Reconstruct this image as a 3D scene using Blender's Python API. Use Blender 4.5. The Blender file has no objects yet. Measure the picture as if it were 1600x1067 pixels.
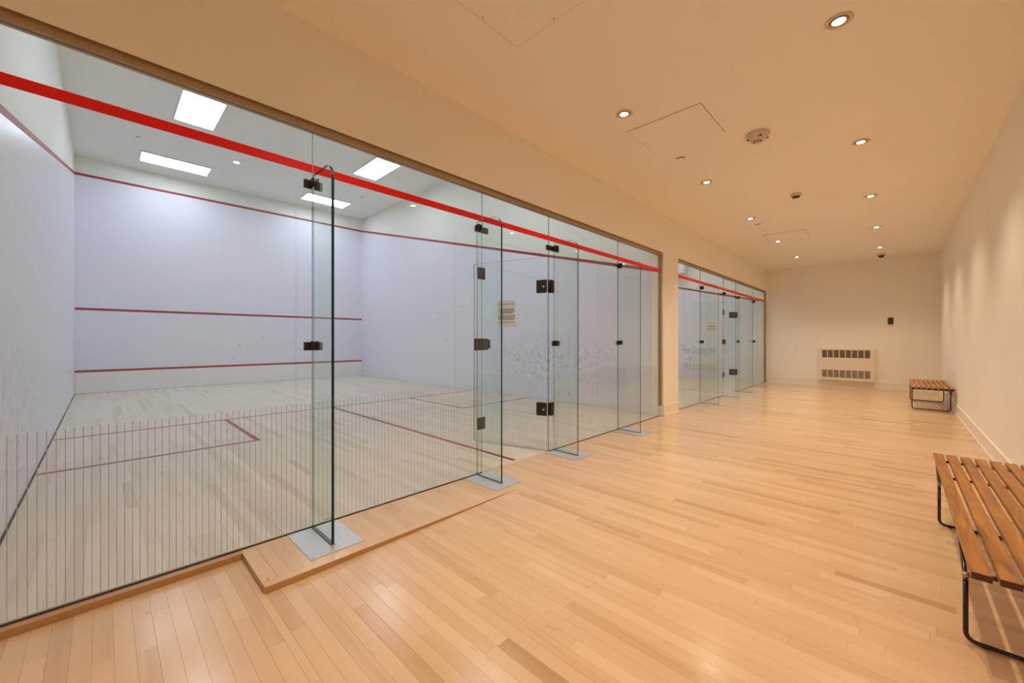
import bpy, bmesh, math, random
from mathutils import Matrix, Vector

# ------------------------------------------------------------------ camera, world, exposure
SC = bpy.context.scene
C = SC.collection
CAM_H, YAW, FPX, HORIZON = 1.1278, math.radians(44.096), 620.69, 531.06
cam_data = bpy.data.cameras.new('camera')
cam = bpy.data.objects.new('camera', cam_data)
C.objects.link(cam)
cam.location = (0, 0, CAM_H)
cam.rotation_euler = (math.pi / 2, 0, YAW)
cam_data.sensor_width = 36.0
cam_data.lens = FPX / 1600 * 36.0
cam_data.shift_y = (HORIZON - 533.5) / 1600
cam_data.clip_start = 0.02
SC.camera = cam

world = bpy.data.worlds.new('world')
SC.world = world
world.use_nodes = True
world.node_tree.nodes['Background'].inputs[0].default_value = (0.03, 0.03, 0.03, 1)
world.node_tree.nodes['Background'].inputs[1].default_value = 0.2

vs = SC.view_settings
SC.display_settings.display_device = 'sRGB'
vs.view_transform = 'Standard'
vs.look = 'None'
vs.exposure = 0.0
vs.gamma = 1.0
vs.use_curve_mapping = False
cy = SC.cycles
cy.max_bounces = 14
cy.diffuse_bounces = 8
cy.glossy_bounces = 6
cy.transmission_bounces = 8
cy.transparent_max_bounces = 40
cy.caustics_reflective = False
cy.caustics_refractive = False
cy.sample_clamp_indirect = 4.0
cy.use_denoising = True
cy.blur_glossy = 0.5

# light levels
DOWNLIGHT_W = 76.0
DOWNLIGHT_COL = (1.0, 0.81, 0.60)
PANEL_L = 12.6
PANEL_COL = (0.84, 0.93, 1.05)

# ------------------------------------------------------------------ measured layout (metres)
XG = -2.530          # plane of the glass walls
XF = -2.479          # face of the corridor's left wall
XR = 0.655           # right wall
YB, YE = -2.6, 12.36  # wall behind the camera, far wall
HC = 2.99            # corridor ceiling
HK = 4.98            # court ceiling
DEPTH = 9.75
W = 6.19
YC1 = -0.405         # left wall of the first court
YC2 = 6.17           # left wall of the second court
XFR = XG - DEPTH     # front walls
ZG = 2.382           # top of glass
ZO = 2.417           # underside of the header


def floor_z(y):
    if y < 0.7:
        return -0.03
    if y > 2.2:
        return 0.0
    return -0.03 * (2.2 - y) / 1.5


# ------------------------------------------------------------------ mesh helpers
def quad(bm, pts):
    return bm.faces.new([bm.verts.new(p) for p in pts])


def add_box(bm, x0, x1, y0, y1, z0, z1, mi=0):
    vsl = [bm.verts.new((x, y, z)) for z in (z0, z1) for y in (y0, y1) for x in (x0, x1)]
    idx = ((0, 2, 3, 1), (4, 5, 7, 6), (0, 1, 5, 4), (2, 6, 7, 3), (0, 4, 6, 2), (1, 3, 7, 5))
    fs = []
    for f in idx:
        fc = bm.faces.new([vsl[i] for i in f])
        fc.material_index = mi
        fs.append(fc)
    return vsl, fs


def add_cyl(bm, c, r, z0, z1, n=24, r2=None, mi=0, caps=(True, True)):
    r2 = r if r2 is None else r2
    a = [bm.verts.new((c[0] + r * math.cos(2 * math.pi * i / n), c[1] + r * math.sin(2 * math.pi * i / n), z0)) for i in range(n)]
    b = [bm.verts.new((c[0] + r2 * math.cos(2 * math.pi * i / n), c[1] + r2 * math.sin(2 * math.pi * i / n), z1)) for i in range(n)]
    for i in range(n):
        f = bm.faces.new((a[i], a[(i + 1) % n], b[(i + 1) % n], b[i]))
        f.material_index = mi
        f.smooth = True
    if caps[0]:
        bm.faces.new(a[::-1]).material_index = mi
    if caps[1]:
        bm.faces.new(b).material_index = mi


def add_lathe(bm, prof, n=28, c=(0, 0), mi=0):
    """prof: list of (r, z); revolved about the vertical through c."""
    rings = []
    for r, z in prof:
        if r < 1e-6:
            rings.append([bm.verts.new((c[0], c[1], z))])
        else:
            rings.append([bm.verts.new((c[0] + r * math.cos(2 * math.pi * i / n), c[1] + r * math.sin(2 * math.pi * i / n), z)) for i in range(n)])
    for p, q in zip(rings, rings[1:]):
        for i in range(n):
            j = (i + 1) % n
            if len(p) == 1 and len(q) == 1:
                continue
            if len(p) == 1:
                f = bm.faces.new((p[0], q[j], q[i]))
            elif len(q) == 1:
                f = bm.faces.new((p[i], p[j], q[0]))
            else:
                f = bm.faces.new((p[i], p[j], q[j], q[i]))
            f.smooth = True
            f.material_index = mi


def add_tube(bm, pts, r, n=10, mi=0):
    pts = [Vector(p) for p in pts]
    rings = []
    up = None
    for i, p in enumerate(pts):
        if i == 0:
            t = (pts[1] - p).normalized()
        elif i == len(pts) - 1:
            t = (p - pts[i - 1]).normalized()
        else:
            t = ((pts[i + 1] - p).normalized() + (p - pts[i - 1]).normalized()).normalized()
        if up is None:
            up = t.orthogonal().normalized()
        else:
            up = (up - t * up.dot(t)).normalized()
        s = t.cross(up)
        rings.append([bm.verts.new(p + up * (r * math.cos(2 * math.pi * k / n)) + s * (r * math.sin(2 * math.pi * k / n))) for k in range(n)])
    for a, b in zip(rings, rings[1:]):
        for k in range(n):
            f = bm.faces.new((a[k], a[(k + 1) % n], b[(k + 1) % n], b[k]))
            f.smooth = True
            f.material_index = mi
    bm.faces.new(rings[0][::-1]).material_index = mi
    bm.faces.new(rings[-1]).material_index = mi


def round_path(pts, rad, seg=6):
    """polyline with its inner corners rounded"""
    out = [Vector(pts[0])]
    for a, b, c in zip(pts, pts[1:], pts[2:]):
        a, b, c = Vector(a), Vector(b), Vector(c)
        u, w = (a - b).normalized(), (c - b).normalized()
        p, q = b + u * rad, b + w * rad
        for k in range(seg + 1):
            t = k / seg
            out.append(p * (1 - t) ** 2 + b * (2 * t * (1 - t)) + q * t * t)
    out.append(Vector(pts[-1]))
    return out


def soften(bm, w, seg=2):
    bmesh.ops.bevel(bm, geom=list(bm.edges), offset=w, segments=seg, affect='EDGES', profile=0.6)


def make(name, bm, mats, parent=None, loc=None):
    bmesh.ops.recalc_face_normals(bm, faces=bm.faces)
    me = bpy.data.meshes.new(name)
    bm.to_mesh(me)
    bm.free()
    for m in (mats if isinstance(mats, (list, tuple)) else [mats]):
        me.materials.append(m)
    o = bpy.data.objects.new(name, me)
    C.objects.link(o)
    if parent is not None:
        o.parent = parent
    if loc is not None:
        o.location = loc
    return o


def box(name, x0, x1, y0, y1, z0, z1, mat, parent=None, bevel=0.0):
    bm = bmesh.new()
    add_box(bm, x0, x1, y0, y1, z0, z1)
    if bevel:
        bmesh.ops.recalc_face_normals(bm, faces=bm.faces)
        soften(bm, bevel)
    return make(name, bm, mat, parent)


def empty(name, loc=(0, 0, 0), rz=0.0):
    o = bpy.data.objects.new(name, None)
    o.empty_display_size = 0.1
    o.location = loc
    o.rotation_euler = (0, 0, rz)
    C.objects.link(o)
    return o


def tag(o, label, cat, group=None):
    o['label'] = label
    o['category'] = cat
    if group:
        o['group'] = group
    return o


def struct(o, label=None):
    o['kind'] = 'structure'
    if label:
        o['label'] = label
    return o


def stuff(o):
    o['kind'] = 'stuff'
    return o


def copy_tree(o, parent=None):
    c = o.copy()
    C.objects.link(c)
    if parent is not None:
        c.parent = parent
    for ch in list(o.children):
        copy_tree(ch, c)
    return c


# ------------------------------------------------------------------ materials
def nodes_of(name):
    m = bpy.data.materials.new(name)
    m.use_nodes = True
    nt = m.node_tree
    return m, nt, nt.nodes['Principled BSDF']


def N(nt, typ, **kw):
    n = nt.nodes.new(typ)
    for k, v in kw.items():
        if k.startswith('i_'):
            key = k[2:]
            n.inputs[int(key) if key.isdigit() else key.replace('_', ' ')].default_value = v
        else:
            setattr(n, k, v)
    return n


def L(nt, a, b):
    nt.links.new(a, b)


def ramp(nt, stops, interp='LINEAR'):
    r = nt.nodes.new('ShaderNodeValToRGB')
    r.color_ramp.interpolation = interp
    e = r.color_ramp.elements
    while len(e) < len(stops):
        e.new(0.5)
    for k, (p, c) in enumerate(stops):
        e[k].position = p
        e[k].color = (*c, 1)
    return r


def plain(name, col, rough=0.5, metal=0.0, spec=0.5, noise=0.0, scale=8.0, bump=0.0, bump_scale=200.0):
    m, nt, b = nodes_of(name)
    b.inputs['Base Color'].default_value = (*col, 1)
    b.inputs['Roughness'].default_value = rough
    b.inputs['Metallic'].default_value = metal
    b.inputs['Specular IOR Level'].default_value = spec
    tc = N(nt, 'ShaderNodeTexCoord')
    if noise:
        nz = N(nt, 'ShaderNodeTexNoise', i_Scale=scale, i_Detail=4.0)
        L(nt, tc.outputs['Object'], nz.inputs['Vector'])
        r = ramp(nt, [(0.3, tuple(c * (1 - noise) for c in col)), (0.7, tuple(min(1, c * (1 + noise)) for c in col))])
        L(nt, nz.outputs['Fac'], r.inputs['Fac'])
        L(nt, r.outputs['Color'], b.inputs['Base Color'])
    if bump:
        nb = N(nt, 'ShaderNodeTexNoise', i_Scale=bump_scale, i_Detail=3.0)
        L(nt, tc.outputs['Object'], nb.inputs['Vector'])
        bp = N(nt, 'ShaderNodeBump', i_Strength=bump, i_Distance=0.002)
        L(nt, nb.outputs['Fac'], bp.inputs['Height'])
        L(nt, bp.outputs['Normal'], b.inputs['Normal'])
    return m


def emitter(name, col, strength):
    m = bpy.data.materials.new(name)
    m.use_nodes = True
    nt = m.node_tree
    nt.nodes.clear()
    out = N(nt, 'ShaderNodeOutputMaterial')
    e = N(nt, 'ShaderNodeEmission')
    e.inputs[0].default_value = (*col, 1)
    e.inputs[1].default_value = strength
    L(nt, e.outputs[0], out.inputs[0])
    return m


def diffuser_mat(name, axis):
    """prismatic lens lit from behind by three tubes running along one axis of the lamp"""
    m = bpy.data.materials.new(name)
    m.use_nodes = True
    nt = m.node_tree
    nt.nodes.clear()
    out = N(nt, 'ShaderNodeOutputMaterial')
    e = N(nt, 'ShaderNodeEmission')
    e.inputs[0].default_value = (*PANEL_COL, 1)
    tc = N(nt, 'ShaderNodeTexCoord')
    sp = N(nt, 'ShaderNodeSeparateXYZ')
    L(nt, tc.outputs['Object'], sp.inputs[0])
    mu = N(nt, 'ShaderNodeMath', operation='MULTIPLY', i_1=2 * math.pi / 0.17)
    L(nt, sp.outputs[axis], mu.inputs[0])
    co = N(nt, 'ShaderNodeMath', operation='COSINE')
    L(nt, mu.outputs[0], co.inputs[0])
    hp = N(nt, 'ShaderNodeMath', operation='MULTIPLY_ADD', i_1=0.5, i_2=0.5)
    L(nt, co.outputs[0], hp.inputs[0])
    pw = N(nt, 'ShaderNodeMath', operation='POWER', i_1=1.0)
    L(nt, hp.outputs[0], pw.inputs[0])
    mr = N(nt, 'ShaderNodeMath', operation='MULTIPLY_ADD', i_1=PANEL_L * 1.2, i_2=PANEL_L * 0.45)
    L(nt, pw.outputs[0], mr.inputs[0])
    L(nt, mr.outputs[0], e.inputs[1])
    L(nt, e.outputs[0], out.inputs[0])
    return m


def glass_mat(name, tint):
    """clear toughened glass: lets light through straight, mirrors by angle"""
    m = bpy.data.materials.new(name)
    m.use_nodes = True
    nt = m.node_tree
    nt.nodes.clear()
    out = N(nt, 'ShaderNodeOutputMaterial')
    tr = N(nt, 'ShaderNodeBsdfTransparent')
    tr.inputs[0].default_value = (*tint, 1)
    gl = N(nt, 'ShaderNodeBsdfGlossy')
    gl.inputs['Color'].default_value = (0.95, 1, 0.97, 1)
    gl.inputs['Roughness'].default_value = 0.0
    ge = N(nt, 'ShaderNodeNewGeometry')
    d = N(nt, 'ShaderNodeVectorMath', operation='DOT_PRODUCT')
    L(nt, ge.outputs['Incoming'], d.inputs[0])
    L(nt, ge.outputs['Normal'], d.inputs[1])
    ab = N(nt, 'ShaderNodeMath', operation='ABSOLUTE')
    L(nt, d.outputs['Value'], ab.inputs[0])
    om = N(nt, 'ShaderNodeMath', operation='SUBTRACT', i_0=1.0)
    L(nt, ab.outputs[0], om.inputs[1])
    pw = N(nt, 'ShaderNodeMath', operation='POWER', i_1=5.0)
    L(nt, om.outputs[0], pw.inputs[0])
    ma = N(nt, 'ShaderNodeMath', operation='MULTIPLY_ADD', i_1=0.93, i_2=0.07)
    L(nt, pw.outputs[0], ma.inputs[0])
    nb = N(nt, 'ShaderNodeMath', operation='SUBTRACT', i_0=1.0)
    L(nt, ge.outputs['Backfacing'], nb.inputs[1])
    fa = N(nt, 'ShaderNodeMath', operation='MULTIPLY', use_clamp=True)
    L(nt, ma.outputs[0], fa.inputs[0])
    L(nt, nb.outputs[0], fa.inputs[1])
    mx = N(nt, 'ShaderNodeMixShader')
    L(nt, fa.outputs[0], mx.inputs[0])
    L(nt, tr.outputs[0], mx.inputs[1])
    L(nt, gl.outputs[0], mx.inputs[2])
    L(nt, mx.outputs[0], out.inputs[0])
    return m


def maple(name, light, mid, dark, rough, spec, streak=0.5, patches=0.0):
    """strip-floor maple; 'tone' on each board picks its shade, 'shift' moves its figure"""
    m, nt, b = nodes_of(name)
    at = N(nt, 'ShaderNodeAttribute', attribute_name='tone')
    tc = N(nt, 'ShaderNodeTexCoord')
    geo = N(nt, 'ShaderNodeNewGeometry')
    sh = N(nt, 'ShaderNodeCombineXYZ')
    k1 = N(nt, 'ShaderNodeMath', operation='MULTIPLY', i_1=91.7)
    L(nt, at.outputs['Fac'], k1.inputs[0])
    L(nt, k1.outputs[0], sh.inputs[2])
    L(nt, k1.outputs[0], sh.inputs[0])
    add = N(nt, 'ShaderNodeVectorMath', operation='ADD')
    L(nt, geo.outputs['Position'], add.inputs[0])
    L(nt, sh.outputs[0], add.inputs[1])
    mp = N(nt, 'ShaderNodeMapping')
    mp.inputs['Scale'].default_value = (1.6, 70, 70)
    L(nt, add.outputs[0], mp.inputs['Vector'])
    g = N(nt, 'ShaderNodeTexNoise', i_Scale=1.0, i_Detail=5.0, i_Distortion=0.8)
    L(nt, mp.outputs[0], g.inputs['Vector'])
    mp2 = N(nt, 'ShaderNodeMapping')
    mp2.inputs['Scale'].default_value = (1.3, 17, 17)
    L(nt, add.outputs[0], mp2.inputs['Vector'])
    g2 = N(nt, 'ShaderNodeTexNoise', i_Scale=1.0, i_Detail=2.0, i_Distortion=0.5)
    L(nt, mp2.outputs[0], g2.inputs['Vector'])
    # shade = tone + figure
    s1 = N(nt, 'ShaderNodeMath', operation='MULTIPLY_ADD', i_1=0.22 * streak, i_2=-0.11 * streak)
    L(nt, g.outputs['Fac'], s1.inputs[0])
    s2 = N(nt, 'ShaderNodeMath', operation='MULTIPLY_ADD', i_1=0.5 * streak, i_2=-0.25 * streak)
    L(nt, g2.outputs['Fac'], s2.inputs[0])
    a1 = N(nt, 'ShaderNodeMath', operation='ADD')
    L(nt, s1.outputs[0], a1.inputs[0])
    L(nt, s2.outputs[0], a1.inputs[1])
    a2 = N(nt, 'ShaderNodeMath', operation='ADD', use_clamp=True)
    L(nt, a1.outputs[0], a2.inputs[0])
    L(nt, at.outputs['Fac'], a2.inputs[1])
    r = ramp(nt, [(0.0, dark), (0.45, mid), (1.0, light)])
    L(nt, a2.outputs[0], r.inputs['Fac'])
    # mineral flecks
    mp3 = N(nt, 'ShaderNodeMapping')
    mp3.inputs['Scale'].default_value = (7, 45, 45)
    L(nt, add.outputs[0], mp3.inputs['Vector'])
    v = N(nt, 'ShaderNodeTexNoise', i_Scale=1.0, i_Detail=2.0)
    L(nt, mp3.outputs[0], v.inputs['Vector'])
    fr = ramp(nt, [(0.71, (0, 0, 0)), (0.80, (1, 1, 1))])
    L(nt, v.outputs['Fac'], fr.inputs['Fac'])
    mf = N(nt, 'ShaderNodeMath', operation='MULTIPLY', i_1=0.55)
    L(nt, fr.outputs['Color'], mf.inputs[0])
    mx = N(nt, 'ShaderNodeMix', data_type='RGBA')
    L(nt, mf.outputs[0], mx.inputs['Factor'])
    L(nt, r.outputs['Color'], mx.inputs['A'])
    mx.inputs['B'].default_value = (dark[0] * 0.5, dark[1] * 0.45, dark[2] * 0.4, 1)
    L(nt, mx.outputs['Result'], b.inputs['Base Color'])
    b.inputs['Roughness'].default_value = rough
    b.inputs['Specular IOR Level'].default_value = spec
    rr = N(nt, 'ShaderNodeMapRange', i_1=0.3, i_2=0.7, i_3=rough * 0.85, i_4=rough * 1.2)
    L(nt, g2.outputs['Fac'], rr.inputs[0])
    L(nt, rr.outputs[0], b.inputs['Roughness'])
    bp = N(nt, 'ShaderNodeBump', i_Strength=0.06, i_Distance=0.002)
    L(nt, g2.outputs['Fac'], bp.inputs['Height'])
    L(nt, bp.outputs['Normal'], b.inputs['Normal'])
    return m


def teak(name):
    m, nt, b = nodes_of(name)
    oi = N(nt, 'ShaderNodeObjectInfo')
    tc = N(nt, 'ShaderNodeTexCoord')
    geo = N(nt, 'ShaderNodeNewGeometry')
    mu = N(nt, 'ShaderNodeMath', operation='MULTIPLY', i_1=37.0)
    L(nt, oi.outputs['Random'], mu.inputs[0])
    cb = N(nt, 'ShaderNodeCombineXYZ')
    L(nt, mu.outputs[0], cb.inputs[0])
    L(nt, mu.outputs[0], cb.inputs[1])
    add = N(nt, 'ShaderNodeVectorMath', operation='ADD')
    L(nt, geo.outputs['Position'], add.inputs[0])
    L(nt, cb.outputs[0], add.inputs[1])
    mp = N(nt, 'ShaderNodeMapping')
    mp.inputs['Scale'].default_value = (26, 2.4, 26)
    L(nt, add.outputs[0], mp.inputs['Vector'])
    g = N(nt, 'ShaderNodeTexNoise', i_Scale=1.0, i_Detail=6.0, i_Distortion=1.6)
    L(nt, mp.outputs[0], g.inputs['Vector'])
    r = ramp(nt, [(0.25, (0.20, 0.070, 0.012)), (0.5, (0.39, 0.160, 0.022)), (0.8, (0.53, 0.245, 0.038))])
    L(nt, g.outputs['Fac'], r.inputs['Fac'])
    L(nt, r.outputs['Color'], b.inputs['Base Color'])
    b.inputs['Roughness'].default_value = 0.38
    bp = N(nt, 'ShaderNodeBump', i_Strength=0.1, i_Distance=0.002)
    L(nt, g.outputs['Fac'], bp.inputs['Height'])
    L(nt, bp.outputs['Normal'], b.inputs['Normal'])
    return m


def court_wall_mat(name, scuff_c, scuff_r, strength):
    """hard white court plaster; ball marks cluster around one spot of the wall (world position)"""
    m, nt, b = nodes_of(name)
    geo = N(nt, 'ShaderNodeNewGeometry')
    base = (0.755, 0.765, 0.855)
    sub = N(nt, 'ShaderNodeVectorMath', operation='SUBTRACT')
    sub.inputs[1].default_value = scuff_c
    L(nt, geo.outputs['Position'], sub.inputs[0])
    dv = N(nt, 'ShaderNodeVectorMath', operation='DIVIDE')
    dv.inputs[1].default_value = scuff_r
    L(nt, sub.outputs[0], dv.inputs[0])
    ln = N(nt, 'ShaderNodeVectorMath', operation='LENGTH')
    L(nt, dv.outputs[0], ln.inputs[0])
    fall = N(nt, 'ShaderNodeMapRange', i_1=0.25, i_2=1.0, i_3=1.0, i_4=0.0)
    L(nt, ln.outputs['Value'], fall.inputs[0])
    nz = N(nt, 'ShaderNodeTexNoise', i_Scale=13.0, i_Detail=2.5, i_Roughness=0.6)
    L(nt, geo.outputs['Position'], nz.inputs['Vector'])
    nr = ramp(nt, [(0.50, (0, 0, 0)), (0.66, (1, 1, 1))])
    L(nt, nz.outputs['Fac'], nr.inputs['Fac'])
    mu = N(nt, 'ShaderNodeMath', operation='MULTIPLY')
    L(nt, nr.outputs['Color'], mu.inputs[0])
    L(nt, fall.outputs[0], mu.inputs[1])
    m2 = N(nt, 'ShaderNodeMath', operation='MULTIPLY', i_1=strength, use_clamp=True)
    L(nt, mu.outputs[0], m2.inputs[0])
    # sparse single marks over the whole wall
    vo = N(nt, 'ShaderNodeTexVoronoi', i_Scale=1.5)
    L(nt, geo.outputs['Position'], vo.inputs['Vector'])
    vr = ramp(nt, [(0.030, (0.5, 0.5, 0.5)), (0.045, (0, 0, 0))])
    L(nt, vo.outputs['Distance'], vr.inputs['Fac'])
    m3 = N(nt, 'ShaderNodeMath', operation='ADD', use_clamp=True)
    L(nt, m2.outputs[0], m3.inputs[0])
    L(nt, vr.outputs['Color'], m3.inputs[1])
    mx = N(nt, 'ShaderNodeMix', data_type='RGBA')
    L(nt, m3.outputs[0], mx.inputs['Factor'])
    mx.inputs['A'].default_value = (*base, 1)
    mx.inputs['B'].default_value = (0.30, 0.30, 0.32, 1)
    L(nt, mx.outputs['Result'], b.inputs['Base Color'])
    b.inputs['Roughness'].default_value = 0.33
    b.inputs['Specular IOR Level'].default_value = 0.45
    return m


M_PAINT = plain('warm_white_wall_paint', (0.87, 0.835, 0.745), 0.55, noise=0.015, scale=1.5, bump=0.05)
M_CEIL = plain('cream_ceiling_paint', (0.92, 0.87, 0.75), 0.7, noise=0.01, scale=1.0, bump=0.04)
M_TRIM = plain('white_trim_paint', (0.86, 0.80, 0.69), 0.35, noise=0.01)
M_COURT_PAINT = plain('court_upper_paint', (0.80, 0.815, 0.75), 0.6, noise=0.01, bump=0.04)
M_COURT_CEIL = plain('court_ceiling_paint', (0.90, 0.915, 0.85), 0.7, noise=0.01, bump=0.04)
M_HEADCH = plain('tan_glazing_channel', (0.42, 0.30, 0.17), 0.45, metal=0.3, noise=0.03)
M_GASKET = plain('black_gasket', (0.02, 0.02, 0.02), 0.6, noise=0.1)
M_RED_WALL = plain('dark_red_court_line', (0.30, 0.012, 0.020), 0.5, noise=0.05)
M_RED_FLOOR = plain('worn_red_floor_line', (0.27, 0.035, 0.05), 0.5, noise=0.15, scale=15)
M_RED_BAND = plain('bright_red_vinyl_band', (0.86, 0.003, 0.006), 0.4, noise=0.03)
M_GLASS = glass_mat('clear_toughened_glass', (0.98, 0.99, 0.985))
M_GLASS_FIN = glass_mat('greenish_fin_glass', (0.94, 0.972, 0.955))
M_GEDGE = plain('dark_green_glass_edge', (0.003, 0.032, 0.034), 0.35, spec=0.25, noise=0.2, scale=30)
M_GEDGE_SOFT = glass_mat('pale_green_butt_joint', (0.60, 0.66, 0.62))
M_FRIT = plain('grey_printed_line', (0.48, 0.46, 0.40), 0.7, noise=0.1)
M_BRONZE = plain('dark_bronze_patch_fitting', (0.055, 0.043, 0.032), 0.32, metal=0.75, noise=0.25, scale=25)
M_BRONZE_DK = plain('black_fitting_slot', (0.012, 0.01, 0.008), 0.5, noise=0.1)
M_ALU = plain('brushed_aluminium_plate', (0.62, 0.64, 0.68), 0.42, metal=0.55, noise=0.05, scale=40)
M_STEEL = plain('bright_screw_steel', (0.55, 0.55, 0.55), 0.3, metal=0.9, noise=0.05)
M_BLACK = plain('black_tube_enamel', (0.026, 0.009, 0.007), 0.22, noise=0.1)
M_BRASS = plain('dull_brass_tab', (0.50, 0.36, 0.20), 0.4, metal=0.6, noise=0.1)
M_TEAK = teak('oiled_teak')
M_SLAT_END = plain('dark_slat_end', (0.085, 0.016, 0.012), 0.5, noise=0.2, scale=60)
M_SUB = plain('dark_joint', (0.34, 0.20, 0.10), 0.8, noise=0.1)
M_SUB2 = plain('grey_joint', (0.34, 0.29, 0.22), 0.8, noise=0.1)
M_MAPLE = maple('varnished_maple', (0.74, 0.53, 0.34), (0.65, 0.44, 0.26), (0.47, 0.29, 0.15), 0.19, 0.5, 0.85)
M_MAPLE_RAW = maple('bare_court_maple', (0.74, 0.68, 0.58), (0.67, 0.60, 0.50), (0.53, 0.46, 0.36), 0.42, 0.35, 0.55)
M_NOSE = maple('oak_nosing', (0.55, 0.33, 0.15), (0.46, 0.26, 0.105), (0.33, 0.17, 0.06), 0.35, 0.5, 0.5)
M_PAPER = plain('printed_paper', (0.78, 0.83, 0.88), 0.8, noise=0.02)
M_INK = plain('black_ink', (0.05, 0.04, 0.04), 0.8, noise=0.05)
M_ENAMEL = plain('cream_heater_enamel', (0.80, 0.72, 0.60), 0.4, noise=0.01)
M_GRILLE = plain('grey_perforated_grille', (0.30, 0.23, 0.16), 0.6, noise=0.3, scale=300)
M_GRILLE_DK = plain('dark_perforated_grille', (0.17, 0.115, 0.065), 0.6, noise=0.3, scale=300)
M_PLASTIC = plain('yellowed_white_plastic', (0.62, 0.54, 0.42), 0.4, noise=0.02)
M_DARKPL = plain('dark_brown_plastic', (0.065, 0.05, 0.02), 0.4, noise=0.1)
M_DOME = plain('black_camera_dome', (0.008, 0.007, 0.006), 0.08, noise=0.1)
M_BAFFLE = plain('lamp_trim_ring', (0.66, 0.56, 0.40), 0.35, noise=0.02)
M_BAFFLE_IN = plain('shaded_lamp_baffle', (0.30, 0.23, 0.14), 0.3, noise=0.02)
M_LENS = emitter('lit_downlight_lens', (1.0, 0.90, 0.74), 46.0)
M_LENS_C = emitter('lit_court_spot_lens', (1.0, 0.98, 0.95), 8.0)
M_LIT_X = diffuser_mat('lit_panel_lens_a', 'X')
M_LIT_Y = diffuser_mat('lit_panel_lens_b', 'Y')
M_WHITE = plain('white_metal_frame', (0.80, 0.80, 0.80), 0.4, noise=0.01)

# ------------------------------------------------------------------ walls and ceilings
bm = bmesh.new()
add_box(bm, XG - 0.13, XF, YB, YC1, -0.06, HC)                 # solid wall before the first opening
add_box(bm, XG - 0.13, XF - 0.008, YC1, YE, ZO + 0.03, HC)    # header
add_box(bm, XF - 0.008, XF, YC1, YE, ZO, HC)                   # its face, lapping over the glazing channel
add_box(bm, XG - 0.13, XF, 5.776, 6.33, -0.06, ZO)             # pier between the courts
add_box(bm, XG - 0.13, XF, 12.30, YE, -0.06, ZO)               # end stub
wl = struct(make('wall_left', bm, M_PAINT), 'cream wall with two long glazed openings onto the courts')
bm = bmesh.new()
add_box(bm, XG - 0.13, XG - 0.01, YC1 - 0.15, YE + 0.15, HC + 0.08, HK)
struct(make('wall_upper', bm, M_COURT_PAINT))
struct(box('wall_right', XR, XR + 0.12, YB - 0.12, YE + 0.12, -0.06, HC, M_PAINT), 'long plain cream wall beside the two benches')
struct(box('wall_back', XF, XR, YE, YE + 0.12, -0.06, HC, M_PAINT), 'plain cream end wall with the heater and thermostat')
struct(box('wall_front', XG - 0.13, XR, YB - 0.12, YB, -0.06, HC, M_PAINT))
struct(box('ceiling', XG - 0.13, XR + 0.12, YB - 0.12, YE + 0.12, HC, HC + 0.08, M_CEIL), 'flat cream corridor ceiling with recessed lights')


def baseboard(name, x0, x1, y0, y1, cap):
    """skirting 15 cm high with a small cap bead; cap = direction the bead faces"""
    bm = bmesh.new()
    add_box(bm, x0, x1, y0, y1, -0.03, 0.140)
    dx0, dx1, dy0, dy1 = cap
    add_box(bm, x0 - dx0, x1 + dx1, y0 - dy0, y1 + dy1, 0.140, 0.152)
    add_box(bm, x0 - dx0 * 2, x1 + dx1 * 2, y0 - dy0 * 2, y1 + dy1 * 2, -0.03, 0.016)
    return struct(make(name, bm, M_TRIM))


e = 0.004
baseboard('baseboard_right', XR - 0.012, XR, YB, YE - 0.012, (e, 0, 0, 0))
baseboard('baseboard_back', XF + 0.0121, XR - 0.0125, YE - 0.012, YE, (0, 0, e, 0))
baseboard('baseboard_left', XF, XF + 0.012, 5.772, 6.334, (0, e, 0, 0))

# glazing channels above and below the glass
for k, (y0, y1) in enumerate(((YC1, 5.776), (6.33, 12.30))):
    struct(box('trim_%d' % (1 + 2 * k), XG - 0.028, XG + 0.028, y0, y1, ZG, ZO + 0.03, M_HEADCH), 'tan channel holding the top of the glass')
    bm = bmesh.new()
    dy0, dy1 = ((2.245, 3.142), (8.771, 9.631))[k]
    for a, b_ in ((y0, dy0), (dy1, y1)):
        add_box(bm, XG - 0.007, XG + 0.007, a, b_, 0.0012, 0.005)
    struct(make('trim_%d' % (2 + 2 * k), bm, M_GASKET), 'black gasket under the glass')
struct(box('trim_5', XG - 0.028, XG + 0.028, 5.764, 5.776, 0.153, ZG, M_HEADCH))
struct(box('trim_6', XG - 0.028, XG + 0.028, 12.288, 12.30, 0.0, ZG, M_HEADCH))


def side_panel(y_in, thick, sign):
    """playing surface below the sloping out line on a side wall (thin plaster slab)"""
    bm = bmesh.new()
    x0, x1 = XFR + 0.001, XG - 0.035
    za, zb = 4.57, 2.13 + 2.44 * 0.035 / DEPTH
    y0, y1 = y_in, y_in + sign * thick
    lo = [(x0, 0.012), (x1, 0.012), (x1, zb), (x0, za)]
    a = [bm.verts.new((x, y0, z)) for x, z in lo]
    c = [bm.verts.new((x, y1, z)) for x, z in lo]
    bm.faces.new(a)
    bm.faces.new(c[::-1])
    for i in range(4):
        bm.faces.new((a[i], a[(i + 1) % 4], c[(i + 1) % 4], c[i]))
    return bm


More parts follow.
